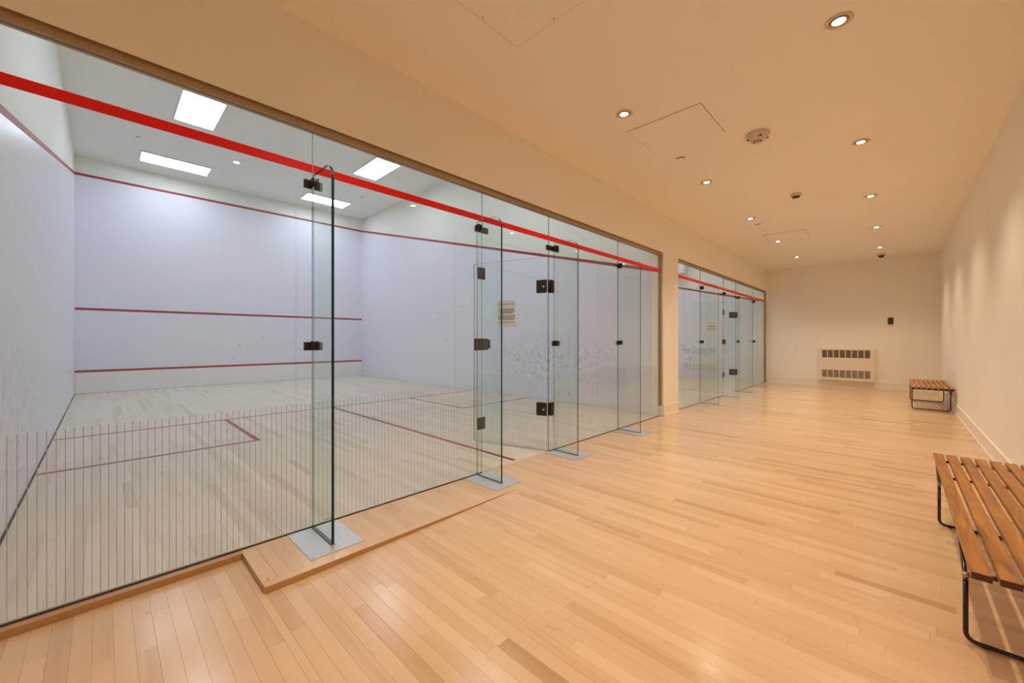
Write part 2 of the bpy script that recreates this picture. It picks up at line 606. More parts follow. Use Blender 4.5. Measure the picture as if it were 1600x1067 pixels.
def side_line(y_in, thick, sign):
    bm = bmesh.new()
    x0, x1 = XFR + 0.02, XG - 0.035
    za, zb = 4.57, 2.13 + 2.44 * 0.035 / DEPTH
    lo = [(x0, za), (x1, zb), (x1, zb + 0.05), (x0, za + 0.05)]
    a = [bm.verts.new((x, y_in, z)) for x, z in lo]
    c = [bm.verts.new((x, y_in + sign * thick, z)) for x, z in lo]
    bm.faces.new(a)
    bm.faces.new(c[::-1])
    for i in range(4):
        bm.faces.new((a[i], a[(i + 1) % 4], c[(i + 1) % 4], c[i]))
    return bm


def court(y0, first):
    y1 = y0 + W
    tagname = 'first' if first else 'second'
    left = struct(box('wall_court_left' if first else 'wall_court_partition', XFR - 0.12, XG - 0.13, (y0 - 0.12) if first else YC1 + W + 0.19, y0, -0.06, HK, M_COURT_PAINT),
                  'left side wall of the %s court' % tagname)
    fr = struct(box('wall_court_front', XFR - 0.12, XFR, y0, y1, -0.06, HK, M_COURT_PAINT), 'front wall of the %s court with three red lines' % tagname)
    struct(box('ceiling_court', XFR - 0.12, XG - 0.13, y0 - 0.12, y1 + 0.12, HK, HK + 0.1, M_COURT_CEIL), 'ceiling of the %s court' % tagname)
    lm = court_wall_mat('court_left_plaster', (-4.3, y0, 0.6), (1.9, 3.0, 0.75), 0.36)
    rm = court_wall_mat('court_right_plaster', (-4.6, y1, 0.72), (1.9, 3.0, 0.62), 0.52)
    fm = court_wall_mat('court_front_plaster', (XFR, y0 + 3.0, 0.3), (3.0, 1.0, 0.12), 0.2)
    make('playing_surface', side_panel(y0, 0.008, 1), lm, left)
    make('out_line', side_line(y0 + 0.0005, 0.009, 1), M_RED_WALL, left)
    if first:
        right = left_next[0] = struct(box('wall_court_right', XFR - 0.12, XG - 0.13, y1, y1 + 0.19, -0.06, HK, M_COURT_PAINT), 'right side wall of the first court with ball marks')
    else:
        right = struct(box('wall_court_end', XFR - 0.12, XG - 0.13, y1, y1 + 0.12, -0.06, HK, M_COURT_PAINT), 'right side wall of the second court')
    make('playing_surface', side_panel(y1, 0.008, -1), rm, right)
    make('out_line', side_line(y1 - 0.0005, 0.009, -1), M_RED_WALL, right)
    box('playing_surface', XFR, XFR + 0.008, y0 + 0.009, y1 - 0.009, 0.47, 4.57, fm, fr)
    box('tin_board', XFR, XFR + 0.024, y0 + 0.012, y1 - 0.012, 0.004, 0.445, M_WHITE, fr, 0.003)
    box('tin_line', XFR, XFR + 0.026, y0 + 0.012, y1 - 0.012, 0.445, 0.49, M_RED_WALL, fr)
    box('service_line', XFR, XFR + 0.0095, y0 + 0.009, y1 - 0.009, 1.755, 1.805, M_RED_WALL, fr)
    box('out_line', XFR, XFR + 0.0095, y0 + 0.0001, y1 - 0.0001, 4.57, 4.62, M_RED_WALL, fr)
    struct(box('trim_%d' % (7 if first else 8), XFR + 0.03, XG - 0.04, y0 + 0.0085, y0 + 0.017, 0.0005, 0.010, M_GASKET), 'dark gap along the foot of the left court wall')


left_next = [None]
court(YC1, True)
court(YC2, False)

# ------------------------------------------------------------------ strip floors
PITCH = 0.0572
GAP = 0.0002
rnd = random.Random(7)


def project(x, y, z):
    c, s = math.cos(YAW), math.sin(YAW)
    d = -s * x + c * y
    if d < 0.05:
        return None
    return 800 + FPX * (c * x + s * y) / d, HORIZON - FPX * (z - CAM_H) / d


def shown(bd, inside):
    """pixel area of a board in the photograph's frame (0 when it is out of frame)"""
    x0, x1, y0, y1 = bd[:4]
    tot = 0.0
    n = 5
    for k in range(n):
        xa = x0 + (x1 - x0) * k / n
        xb = x0 + (x1 - x0) * (k + 1) / n
        ps = [project(x, y, 0) for x, y in ((xa, y0), (xb, y0), (xb, y1), (xa, y1))]
        if any(p is None for p in ps):
            continue
        cx = sum(p[0] for p in ps) / 4
        cyy = sum(p[1] for p in ps) / 4
        if not (-5 < cx < 1605 and cyy < 1070):
            continue
        if inside and (ps[0][0] > 1032):
            continue
        ar = 0
        for i in range(4):
            a, b = ps[i], ps[(i + 1) % 4]
            ar += a[0] * b[1] - a[1] * b[0]
        tot += abs(ar) / 2
    return tot


def lay(x0, x1, y0, y1, lo, hi, cut=None):
    boards = []
    y = y0
    while y < y1 - 0.004:
        yb = min(y + PITCH, y1)
        for xa, xb in (cut(y, yb) if cut else [(x0, x1)]):
            x = xa - rnd.uniform(0, hi * 0.8)
            while x < xb:
                ln = rnd.uniform(lo, hi)
                a, b = max(x, xa), min(x + ln, xb)
                x += ln
                if b - a > 0.03:
                    t = min(0.98, max(0.02, rnd.gauss(0.56, 0.15)))
                    if rnd.random() < 0.025:
                        t = rnd.uniform(0.12, 0.28)
                    boards.append((a, b, y, yb, t))
        y = yb
    return boards


def board_geo(bm, lay_t, bd, zf, th=0.007):
    a, b, y0, y1, t = bd
    g = GAP
    a, b, y0, y1 = a + g, b - g, y0 + g, y1 - g
    ch = 0.0003
    v = []
    for z, i in ((-th, 0.0), (-ch, 0.0), (0.0, ch)):
        for x, y in ((a + i, y0 + i), (b - i, y0 + i), (b - i, y1 - i), (a + i, y1 - i)):
            v.append(bm.verts.new((x, y, z + zf(y))))
    for r in (0, 4):
        for k in range(4):
            bm.faces.new((v[r + k], v[r + (k + 1) % 4], v[r + 4 + (k + 1) % 4], v[r + 4 + k]))
    bm.faces.new((v[8], v[9], v[10], v[11]))
    for w in v:
        w[lay_t] = t


def strip_floor(name, boards, zf, mat, parent, inside, singles=300):
    order = sorted(boards, key=lambda b: -shown(b, inside))
    near, rest = order[:singles], order[singles:]
    for bd in near:
        bm = bmesh.new()
        lt = bm.verts.layers.float.new('tone')
        board_geo(bm, lt, bd, zf)
        make('plank', bm, mat, parent)
    bm = bmesh.new()
    lt = bm.verts.layers.float.new('tone')
    for bd in rest:
        board_geo(bm, lt, bd, zf)
    stuff(make('plank', bm, mat, parent))


PX0, PX1, PY0, PY1 = XG + 0.034, -2.075, 0.52, 2.16       # raised platform


def corridor_cut(y, yb):
    m = (y + yb) / 2
    if m < PY0 + 0.01:
        return [(XG + 0.052 if m > YC1 else XF, XR)]
    if m < PY1:
        return [(PX1 + 0.012, XR)]
    if 5.776 < m < 6.33 or m > 12.29:
        return [(XF, XR)]
    return [(XG + 0.028, XR)]


bm = bmesh.new()
ys = [YB, 0.7, 2.2, YE]
for a, b in zip(ys, ys[1:]):
    za, zb = floor_z(a) - 0.005, floor_z(b) - 0.005
    vv = [bm.verts.new(p) for p in ((XG + 0.03, a, -0.12), (XR, a, -0.12), (XR, b, -0.12), (XG + 0.03, b, -0.12),
                                    (XG + 0.03, a, za), (XR, a, za), (XR, b, zb), (XG + 0.03, b, zb))]
    for f in ((0, 3, 2, 1), (4, 5, 6, 7), (0, 1, 5, 4), (1, 2, 6, 5), (2, 3, 7, 6), (3, 0, 4, 7)):
        bm.faces.new([vv[i] for i in f])
floor = struct(make('floor', bm, M_SUB), 'glossy maple strip floor of the corridor')
boards = []
# the boards must end at the platform's ends exactly, so lay the floor in three runs
for a, b in ((YB, PY0), (PY0, PY1), (PY1, YE)):
    boards += lay(XF, XR, a, b, 0.25, 1.25, corridor_cut)
strip_floor('plank', boards, floor_z, M_MAPLE, floor, False)

for k, y0 in enumerate((YC1, YC2)):
    fl = struct(box('floor_court', XFR, XG - 0.03, y0, y0 + W, -0.12, -0.005, M_SUB2), 'pale bare maple floor of the %s court' % ('first', 'second')[k])
    bds = lay(XFR + 0.001, XG - 0.03, y0 + 0.001, y0 + W - 0.001, 0.4, 1.8)
    if k == 0:
        strip_floor('plank', bds, lambda y: 0.0, M_MAPLE_RAW, fl, True)
    else:
        strip_floor('plank', bds, lambda y: 0.0, M_MAPLE_RAW, fl, True, 0)
    xs = XG - 4.26          # short line
    ym = y0 + W / 2
    lines = [(xs - 0.05, xs, y0 + 0.02, y0 + W - 0.02),
             (xs, XG - 0.045, ym - 0.025, ym + 0.025)]
    for ya, sgn in ((y0, 1), (y0 + W, -1)):
        yb = ya + sgn * 1.6
        lines.append((xs, xs + 1.6, min(yb, yb + sgn * 0.05), max(yb, yb + sgn * 0.05)))
        lo, hi = sorted((ya + sgn * 0.02, yb + sgn * 0.05))
        lines.append((xs + 1.6, xs + 1.65, lo, hi))
    for q in lines:
        box('court_line', q[0], q[1], q[2], q[3], 0.0003, 0.0012, M_RED_FLOOR, fl)

# wooden sill under the glass: proud nosing before the platform, flush strip beyond it
bm = bmesh.new()
lt = bm.verts.layers.float.new('tone')
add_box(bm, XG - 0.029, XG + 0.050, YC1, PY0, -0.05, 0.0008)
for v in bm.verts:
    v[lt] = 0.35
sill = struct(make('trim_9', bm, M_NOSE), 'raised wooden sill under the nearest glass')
bm = bmesh.new()
lt = bm.verts.layers.float.new('tone')
add_box(bm, XG - 0.029, XG + 0.0335, PY0, PY1, -0.05, 0.0008)
add_box(bm, XG - 0.029, XG + 0.0275, PY1, 5.77, -0.05, 0.0008)
add_box(bm, XG - 0.029, XG + 0.0275, 6.335, 12.28, -0.05, 0.0008)
for v in bm.verts:
    v[lt] = 0.8
struct(make('trim_10', bm, M_MAPLE), 'flush maple strip under the glass')

# raised platform in front of the first fin
plat = struct(box('platform', PX0, PX1, PY0, PY1, -0.05, -0.006, M_SUB), 'low raised maple platform at the foot of the two nearest glass fins')


def flat_board(x0, x1, y0, y1, t, mat, name='plank', z0=-0.0065, z1=0.0005):
    bm = bmesh.new()
    lt = bm.verts.layers.float.new('tone')
    vv, ff = add_box(bm, x0, x1, y0, y1, z0, z1)
    if isinstance(mat, list):                   # sides darker than the floor-coloured top
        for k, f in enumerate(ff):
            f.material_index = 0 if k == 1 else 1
    for v in bm.verts:
        v[lt] = t
    make(name, bm, mat, plat)


y = PY0 + 0.062
while y < PY1 - 0.01:
    yb = min(y + PITCH, PY1)
    cutx = rnd.choice([None, None, rnd.uniform(-2.40, -2.2)])
    xs_ = [PX0, PX1 - 0.04] if cutx is None else [PX0, cutx, PX1 - 0.04]
    for a, b in zip(xs_, xs_[1:]):
        flat_board(a + 0.0002, b - 0.0002, y + 0.0002, yb - 0.0002, min(0.95, max(0.05, rnd.gauss(0.62, 0.10))), M_MAPLE)
    y = yb
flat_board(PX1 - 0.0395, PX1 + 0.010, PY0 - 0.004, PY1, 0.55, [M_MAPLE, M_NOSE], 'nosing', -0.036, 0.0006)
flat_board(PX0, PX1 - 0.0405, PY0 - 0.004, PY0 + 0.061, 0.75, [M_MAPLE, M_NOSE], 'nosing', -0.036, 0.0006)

# ------------------------------------------------------------------ glass
def pane_bm(w0, w1, z0, z1, th=0.012, along='Y', round_r=0.0):
    """upright slab of glass: faces get material 0, its edges material 1"""
    if round_r:
        n = 8
        prof = [(w0, z0), (w1, z0)] + [(w1 - round_r + round_r * math.cos(math.pi / 2 * k / n), z1 - round_r + round_r * math.sin(math.pi / 2 * k / n)) for k in range(n + 1)] + [(w0, z1)]
    else:
        prof = [(w0, z0), (w1, z0), (w1, z1), (w0, z1)]
    bm = bmesh.new()
    h = th / 2

    def P(w, z, t):
        return (t, w, z) if along == 'Y' else (w, t, z)
    a = [bm.verts.new(P(w, z, -h)) for w, z in prof]
    b = [bm.verts.new(P(w, z, h)) for w, z in prof]
    bm.faces.new(a)
    bm.faces.new(b[::-1])
    n = len(prof)
    for i in range(n):
        f = bm.faces.new((a[i], a[(i + 1) % n], b[(i + 1) % n], b[i]))
        f.material_index = 1
    return bm


def printed_lines(y0, y1, parent, z1=0.75):
    """fine grey lines printed on the lower part of the glass, 26 mm apart"""
    bm = bmesh.new()
    y = y0 + 0.013
    while y < y1 - 0.004:
        add_box(bm, -0.0072, -0.0063, y - 0.0011, y + 0.0011, 0.014, z1)
        y += 0.0258
    return stuff(make('printed_lines', bm, M_FRIT, parent))


def band(y0, y1, parent):
    return box('red_band', 0.0061, 0.0068, y0, y1, 2.13, 2.18, M_RED_BAND, parent)


def glass_panel(ya, yb, label, z0=0.0055, lines=True, red=True, group='frameless glass panels of the court fronts'):
    root = empty('glass_screen', (XG, ya, 0))
    tag(root, label, 'glass screen', group)
    w = yb - ya
    make('pane', pane_bm(0.001, w - 0.001, z0, ZG - 0.0005), [M_GLASS, M_GEDGE_SOFT], root)
    if red:
        band(0.0015, w - 0.0015, root)
    if lines:
        printed_lines(0, w, root)
    return root


def clamp(parent, lo, hi, z, h=0.05):
    """bronze patch fitting at a seam, in the fin's own frame (x out of the glass, y along it)"""
    bm = bmesh.new()
    if lo < -0.009:
        add_box(bm, 0.0062, 0.020, lo, -0.0082, z - h / 2, z + h / 2)
    if hi > 0.009:
        add_box(bm, 0.0062, 0.020, 0.0082, hi, z - h / 2, z + h / 2)
    bmesh.ops.recalc_face_normals(bm, faces=bm.faces)
    soften(bm, 0.0015, 1)
    p = make('clamp', bm, M_BRONZE, parent)
    for s in (-1, 1):
        bm = bmesh.new()
        a, b = sorted((s * 0.0080, s * 0.018))
        add_box(bm, 0.0205, 0.060, a, b, z - h / 2 + 0.003, z + h / 2 + 0.006)
        bmesh.ops.recalc_face_normals(bm, faces=bm.faces)
        soften(bm, 0.0015, 1)
        make('fin_jaw', bm, M_BRONZE_DK, p)


def glass_fin(y, label, group, top=(-0.052, 0.052), mid=(-0.052, 0.052)):
    root = empty('glass_fin', (XG, y, 0))
    tag(root, label, 'glass fin', group)
    bm = pane_bm(0.012, 0.305, 0.0042, 2.11, 0.015, 'X', 0.09)
    for f in bm.faces:                                    # the edge buried in the joint is only a pale line
        if f.material_index == 1 and (all(abs(v.co.x - 0.012) < 1e-5 for v in f.verts) or all(abs(v.co.z - 0.0042) < 1e-5 for v in f.verts)):
            f.material_index = 2
    make('pane', bm, [M_GLASS_FIN, M_GEDGE, M_GEDGE_SOFT], root)
    bm = bmesh.new()
    add_box(bm, 0.0135, 0.385, -0.14, 0.14, 0.0012, 0.004)
    bp = make('base_plate', bm, M_ALU, root)
    for sx in (0.03, 0.365):
        for sy in (-0.122, 0.122):
            bm = bmesh.new()
            add_lathe(bm, [(0.0, 0.0068), (0.004, 0.0063), (0.0075, 0.0041), (0.0075, 0.0039)], 12, (sx, sy))
            make('screw', bm, M_STEEL, bp)
    bm = bmesh.new()
    add_box(bm, 0.0135, 0.309, -0.0095, -0.0077, 0.0042, 0.007)
    add_box(bm, 0.0135, 0.309, 0.0077, 0.0095, 0.0042, 0.007)
    make('gasket', bm, M_GASKET, root)
    clamp(root, top[0], top[1], 2.055)
    if mid:
        clamp(root, mid[0], mid[1], 1.09)
    return root


GP = 'frameless glass panels of the court fronts'
P1 = [(-0.405, 0.882), (0.882, 2.243), (3.144, 4.525), (4.525, 5.764)]
P2 = [(6.331, 7.447), (7.447, 8.769), (9.633, 11.026), (11.026, 12.288)]
lab1 = ['widest clear glass panel at the photo\'s left edge, before the nearest fin',
        'clear glass panel between the nearest fin and the first court\'s doorway',
        'clear glass panel just beyond the first court\'s open glass door',
        'clear glass panel of the first court that meets the cream pier']
lab2 = ['first clear glass panel after the cream pier, front of the second court',
        'clear glass panel between the pier-side fin and the second court\'s doorway',
        'clear glass panel just beyond the second court\'s open glass door',
        'last clear glass panel, ending at the far cream wall']
panels1 = [glass_panel(a, b, l) for (a, b), l in zip(P1, lab1)]
panels2 = [glass_panel(a, b, l) for (a, b), l in zip(P2, lab2)]
glass_panel(2.243, 3.144, 'small clear glass transom above the first court\'s doorway', 1.982, False)
glass_panel(8.769, 9.633, 'small clear glass transom above the second court\'s doorway', 1.982, False)

GF = 'glass fins bracing the court fronts'
glass_fin(0.882, 'nearest and tallest looking glass fin, standing on the raised wooden platform', GF)
fin_lock1 = glass_fin(2.180, 'glass fin on the near side of the first court\'s doorway, with the lock', GF, (-0.022, 0.12), None)
glass_fin(3.216, 'glass fin just beyond the first court\'s door hinges', GF, (-0.125, 0.07), (-0.03, 0.09))
glass_fin(4.525, 'fourth glass fin from the camera, between the first court\'s door and the cream pier', GF, (-0.035, 0.06), (-0.045, 0.06))
glass_fin(7.447, 'first glass fin beyond the cream pier', GF, (-0.035, 0.09), (-0.035, 0.09))
fin_lock2 = glass_fin(8.706, 'glass fin on the near side of the second court\'s doorway', GF, (-0.022, 0.12), None)
glass_fin(9.705, 'glass fin just beyond the second court\'s door hinges', GF, (-0.125, 0.07), (-0.03, 0.09))
glass_fin(11.026, 'farthest glass fin, nearest the cream end wall', GF, (-0.035, 0.09), (-0.035, 0.09))


def plate(name, x0, x1, y0, y1, z0, z1, mat, parent, bev=0.002):
    return box(name, x0, x1, y0, y1, z0, z1, mat, parent, bev)


def door(yh, yj, parent_jamb, label, sign_label):
    """frameless door standing open into the court; yh hinge edge, yj lock edge of the doorway"""
    wd = yh - yj - 0.008
    ang = math.atan2(2.905 - 3.15, -0.838)             # leaf direction, measured off the floor
    root = empty('glass_door', (XG, yh - 0.004, 0), ang)
    tag(root, label, 'glass door', 'open glass doors of the courts')
    make('leaf', pane_bm(0.006, wd, 0.010, 1.972, 0.012, 'X'), [M_GLASS, M_GEDGE], root)
    bm = bmesh.new()
    y = 0.02
    while y < wd - 0.01:
        add_box(bm, y - 0.0011, y + 0.0011, 0.0063, 0.0072, 0.014, 0.75)
        y += 0.0258
    stuff(make('printed_lines', bm, M_FRIT, root))
    for z in (1.672, 0.425):
        bm = bmesh.new()
        add_box(bm, 0.012, 0.125, 0.0075, 0.022, z - 0.065, z + 0.065)
        add_box(bm, 0.034, 0.125, -0.022, -0.0075, z - 0.065, z + 0.065)
        bmesh.ops.recalc_face_normals(bm, faces=bm.faces)
        soften(bm, 0.003, 2)
        h = make('hinge', bm, M_BRONZE, root)
        bm = bmesh.new()
        add_cyl(bm, (-0.003, 0.006), 0.0085, z - 0.062, z + 0.062, 14)
        make('hinge_pin', bm, M_BRONZE_DK, h)
        for xx, zz, rr, mm in ((0.085, 0.04, 0.007, M_BRONZE_DK), (0.085, -0.04, 0.007, M_BRONZE_DK), (0.045, -0.004, 0.011, M_STEEL)):
            bm = bmesh.new()
            add_lathe_y(bm, xx, 0.022, z + zz, rr)
            make('screw', bm, mm, h)
    # fixed leaf of each hinge and the lock keep sit on the neighbouring panels
    jl, jr = parent_jamb
    for z in (1.672, 0.425):
        bm = bmesh.new()
        add_box(bm, 0.0072, 0.021, 0.012, 0.0635, z - 0.065, z + 0.065)
        add_box(bm, -0.022, -0.0075, 0.012, 0.088, z - 0.065, z + 0.065)
        bmesh.ops.recalc_face_normals(bm, faces=bm.faces)
        soften(bm, 0.003, 2)
        hp = make('hinge_plate', bm, M_BRONZE, jr)
        for s in (-0.035, 0.035):
            bm = bmesh.new()
            add_disc_x(bm, 0.0212, 0.04, z + s, 0.008)
            make('screw', bm, M_BRONZE_DK, hp)
    w = yj - jl.location.y
    for z in (1.688, 0.425):
        plate('strike_plate', 0.0072, 0.019, w - 0.058, w + 0.022, z - 0.05, z + 0.05, M_BRONZE, jl)
    plate('lock_wing', 0.0072, 0.024, w - 0.088, w - 0.0725, 1.04, 1.14, M_BRONZE, jl)
    k = plate('lock_case', 0.0072, 0.024, w - 0.0535, w - 0.008, 1.04, 1.14, M_BRONZE, jl)
    plate('lock_slot', 0.0072, 0.028, w - 0.0075, w + 0.0015, 1.04, 1.14, M_BRONZE_DK, k, 0.0)
    plate('lock_bolt_case', 0.0072, 0.026, w + 0.002, w + 0.050, 1.042, 1.138, M_BRONZE, k)
    plate('thumb_turn', 0.004, 0.030, w + 0.056, w + 0.070, 1.056, 1.13, M_BRONZE_DK, k)
    # paper notice taped to the leaf
    n = empty('notice', (XG, yh - 0.004, 0), ang)
    tag(n, sign_label, 'notice', 'paper notices on the court doors')
    x0 = 0.36 * wd / 0.873
    x1 = x0 + 0.216
    box('sheet', x0, x1, 0.0078, 0.0086, 1.266, 1.548, M_PAPER, n)
    rows = [(1.508, .05, .95, 0.004), (1.451, .12, .92, 0.009), (1.433, .04, .98, 0.007), (1.417, .14, .86, 0.009),
            (1.384, .06, .98, 0.0075), (1.366, .04, .96, 0.0075), (1.349, .06, .94, 0.0075), (1.315, .05, .95, 0.004)]
    r2 = random.Random(3)
    for z, a, b, h in rows:
        bm = bmesh.new()
        if h > 0.005:                  # a row of small words
            u = a
            while u < b - 0.02:
                ww = r2.uniform(0.04, 0.12)
                add_box(bm, x0 + 0.216 * (1 - min(u + ww, b)), x0 + 0.216 * (1 - u), 0.0086, 0.0089, z - h / 2, z + h / 2)
                u += ww + 0.016
        else:
            add_box(bm, x0 + 0.216 * (1 - b), x0 + 0.216 * (1 - a), 0.0086, 0.0089, z - h / 2, z + h / 2)
        make('text_row', bm, M_INK, n)
    return root


def add_lathe_y(bm, x, y, z, r, n=12):
    a = [bm.verts.new((x + r * math.cos(2 * math.pi * i / n), y, z + r * math.sin(2 * math.pi * i / n))) for i in range(n)]
    c = [bm.verts.new((x + r * 0.7 * math.cos(2 * math.pi * i / n), y + 0.003, z + r * 0.7 * math.sin(2 * math.pi * i / n))) for i in range(n)]
    for i in range(n):
        bm.faces.new((a[i], a[(i + 1) % n], c[(i + 1) % n], c[i]))
    bm.faces.new(c)


def add_disc_x(bm, x, y, z, r, n=12):
    a = [bm.verts.new((x, y + r * math.cos(2 * math.pi * i / n), z + r * math.sin(2 * math.pi * i / n))) for i in range(n)]
    c = [bm.verts.new((x + 0.002, y + r * 0.8 * math.cos(2 * math.pi * i / n), z + r * 0.8 * math.sin(2 * math.pi * i / n))) for i in range(n)]
    for i in range(n):
        bm.faces.new((a[i], a[(i + 1) % n], c[(i + 1) % n], c[i]))
    bm.faces.new(c)


door(3.144, 2.243, (fin_lock1, panels1[2]), 'open frameless glass door of the first court, swung inwards on two bronze hinges',
     'white paper notice taped to the first court\'s open glass door')
door(9.633, 8.769, (fin_lock2, panels2[2]), 'open frameless glass door of the second, farther court',
     'white paper notice seen through glass on the second, farther court\'s door')

# ------------------------------------------------------------------ benches
def bench():
    """local origin on the floor at the leg nearest the camera, wall side is +x"""
    root = empty('slatted_bench', (0, 0, 0))
    zt, th = 0.380, 0.023
    y0, y1 = -0.285, 1.590
    for k in range(8):
        x = -0.006 + 0.0600 * k
        bm = bmesh.new()
        add_box(bm, x, x + 0.0455, y0, y1, zt - th, zt)
        bmesh.ops.recalc_face_normals(bm, faces=bm.faces)
        soften(bm, 0.002, 2)
        for f in bm.faces:
            if abs(f.normal.y) > 0.9:
                f.material_index = 1  # slat ends get a darker maroon than the long faces
        make('slat', bm, [M_TEAK, M_SLAT_END], root)
    r = 0.0075
    for yl, s in ((0.0, 1), (1.29, -1)):
        bm = bmesh.new()
        xa, xb = 0.006, 0.433
        add_tube(bm, round_path([(xa, yl, 0.245), (xa, yl, r + 0.004), (xb, yl, r + 0.004), (xb, yl, 0.245)], 0.035), r, 12)
        lf = make('leg_frame', bm, M_BLACK, root)
        for x in (xa, xb):
            for d in (-1, 1):
                bm = bmesh.new()
                add_tube(bm, round_path([(x, yl, 0.235), (x, yl + d * 0.035, 0.262), (x, yl + d * 0.215, zt - th - r - 0.001)], 0.02, 4), r * 0.92, 10)
                make('arm', bm, M_BLACK, lf)
            bm = bmesh.new()
            add_tube(bm, [(x, yl - 0.014, 0.252), (x, yl + 0.014, 0.252)], r * 1.25, 10)
            make('weld_tab', bm, M_BRASS, lf)
            bm = bmesh.new()
            add_cyl(bm, (x + (0.045 if x == xa else -0.045), yl), 0.009, 0.0, 0.0042, 12)
            make('glide', bm, M_BRASS, lf)
    for y in (-0.215, 0.215, 1.075, 1.505):
        bm = bmesh.new()
        add_tube(bm, [(-0.002, y, zt - th - r - 0.0005), (0.4595, y, zt - th - r - 0.0005)], r, 10)
        make('cross_rod', bm, M_BLACK, root)
    bm = bmesh.new()
    add_box(bm, 0.0, 0.456, y0 + 0.05, y0 + 0.07, zt - th - 0.006, zt - th)
    make('end_batten', bm, M_BLACK, root)
    return root


b1 = bench()
b1.location = (0.178, 2.24, 0.0)
tag(b1, 'nearer slatted teak bench cut off by the photo\'s right edge', 'bench', 'slatted teak benches along the right wall')
b2 = copy_tree(b1)
b2.location = (0.172, 9.245, 0.0)
tag(b2, 'farther slatted teak bench standing near the end wall', 'bench', 'slatted teak benches along the right wall')

# ------------------------------------------------------------------ wall heater, thermostat
ht = empty('wall_heater', (0, YE, 0))
tag(ht, 'cream metal convector heater with two rows of grilles on the end wall', 'heater')
hx0, hx1, hz0, hz1, hd = -1.374, -0.366, 0.160, 0.925, 0.10
bm = bmesh.new()
add_box(bm, hx0, hx1, -hd, -0.0005, hz0, hz1)
bmesh.ops.recalc_face_normals(bm, faces=bm.faces)
soften(bm, 0.006, 2)
make('casing', bm, M_ENAMEL, ht)
for row, (za, zb, mt) in enumerate(((0.705, 0.885, M_GRILLE_DK), (0.232, 0.408, M_GRILLE))):
    for k in range(8):
        xa = -1.315 + k * 0.1115
        bm = bmesh.new()
        add_box(bm, xa, xa + 0.094, -hd - 0.003, -hd - 0.0003, za, zb)
        g = make('grille', bm, mt, ht)
        bm = bmesh.new()
        for q in range(7):
            z = za + (zb - za) * (q + 0.5) / 7
            add_box(bm, xa + 0.003, xa + 0.091, -hd - 0.0048, -hd - 0.003, z - 0.004, z + 0.004)
        make('louvre_ribs', bm, mt, g)['kind'] = 'stuff'
th = empty('thermostat', (-0.102, YE, 1.555))
tag(th, 'small dark brown thermostat box on the end wall above the heater\'s right', 'thermostat')
bm = bmesh.new()
add_box(bm, -0.045, 0.045, -0.032, -0.0005, -0.075, 0.075)
bmesh.ops.recalc_face_normals(bm, faces=bm.faces)
soften(bm, 0.006, 2)
make('cover', bm, M_DARKPL, th)
bm = bmesh.new()
add_box(bm, -0.004, 0.004, -0.03, -0.02, -0.098, -0.0755)
make('lever', bm, M_DARKPL, th)
box('dial_strip', -0.03, 0.03, -0.0345, -0.0322, 0.02, 0.045, M_BRONZE, th)

# ------------------------------------------------------------------ ceiling fittings of the corridor
def downlight():
    root = empty('downlight', (0, 0, HC))
    bm = bmesh.new()
    add_lathe(bm, [(0.068, -0.0005), (0.068, -0.004), (0.060, -0.007), (0.050, -0.0055), (0.046, -0.0018), (0.046, -0.0005)], 32)
    make('trim_ring', bm, M_BAFFLE, root)
    bm = bmesh.new()
    add_lathe(bm, [(0.0455, -0.001), (0.044, -0.0060), (0.033, -0.0085), (0.0305, -0.001)], 28)
    make('baffle', bm, M_BAFFLE_IN, root)
    bm = bmesh.new()
    add_lathe(bm, [(0.030, -0.001), (0.030, -0.006), (0.024, -0.0085), (0.012, -0.010), (0.0, -0.0105)], 24)
    make('lens', bm, M_LENS, root)
    return root


DL_Y = [2.99, 4.96, 6.91, 8.88, 10.845]
first = True
proto = None
order = ['nearest', 'second', 'third', 'fourth', 'fifth']
for side, x in (('right', -0.243), ('left', -1.612)):
    for k, y in enumerate(DL_Y):
        o = downlight() if proto is None else copy_tree(proto)
        proto = proto or o
        o.location = (x, y, HC)
        tag(o, '%s recessed downlight from the camera in the ceiling row nearer the %s' % (order[k], 'benches' if side == 'right' else 'glass courts'), 'downlight', 'recessed ceiling downlights of the corridor')
for x, near in ((-0.243, (-0.95, 1.02)), (-1.612, (1.02,))):
    for y in near + tuple(DL_Y):
        ld = bpy.data.lights.new('downlight_beam', 'SPOT')
        ld.energy = DOWNLIGHT_W
        ld.color = DOWNLIGHT_COL
        ld.spot_size = math.radians(112)
        ld.spot_blend = 0.9
        ld.shadow_soft_size = 0.022
        lo = bpy.data.objects.new('downlight_beam', ld)
        lo.location = (x, y, HC - 0.05)
        C.objects.link(lo)

def access_panel(x0, x1, y0, y1, label):
    root = empty('access_panel', ((x0 + x1) / 2, (y0 + y1) / 2, HC))
    tag(root, label, 'access panel', 'ceiling access panels')
    wx, wy = (x1 - x0) / 2, (y1 - y0) / 2
    bm = bmesh.new()
    add_box(bm, -wx, wx, -wy, wy, -0.0022, -0.0002)
    make('shadow_gap', bm, M_SUB, root)
    bm = bmesh.new()
    add_box(bm, -wx + 0.0035, wx - 0.0035, -wy + 0.0035, wy - 0.0035, -0.0042, -0.0023)
    make('hatch', bm, M_CEIL, root)
    for sx, sy in ((0, 1), (0, -1), (1, 0), (-1, 0)):
        bm = bmesh.new()
        add_lathe(bm, [(0.007, -0.0043), (0.005, -0.006), (0.0, -0.0062)], 12, (sx * (wx - 0.02), sy * (wy - 0.02)))
        make('screw', bm, M_BRASS, root)


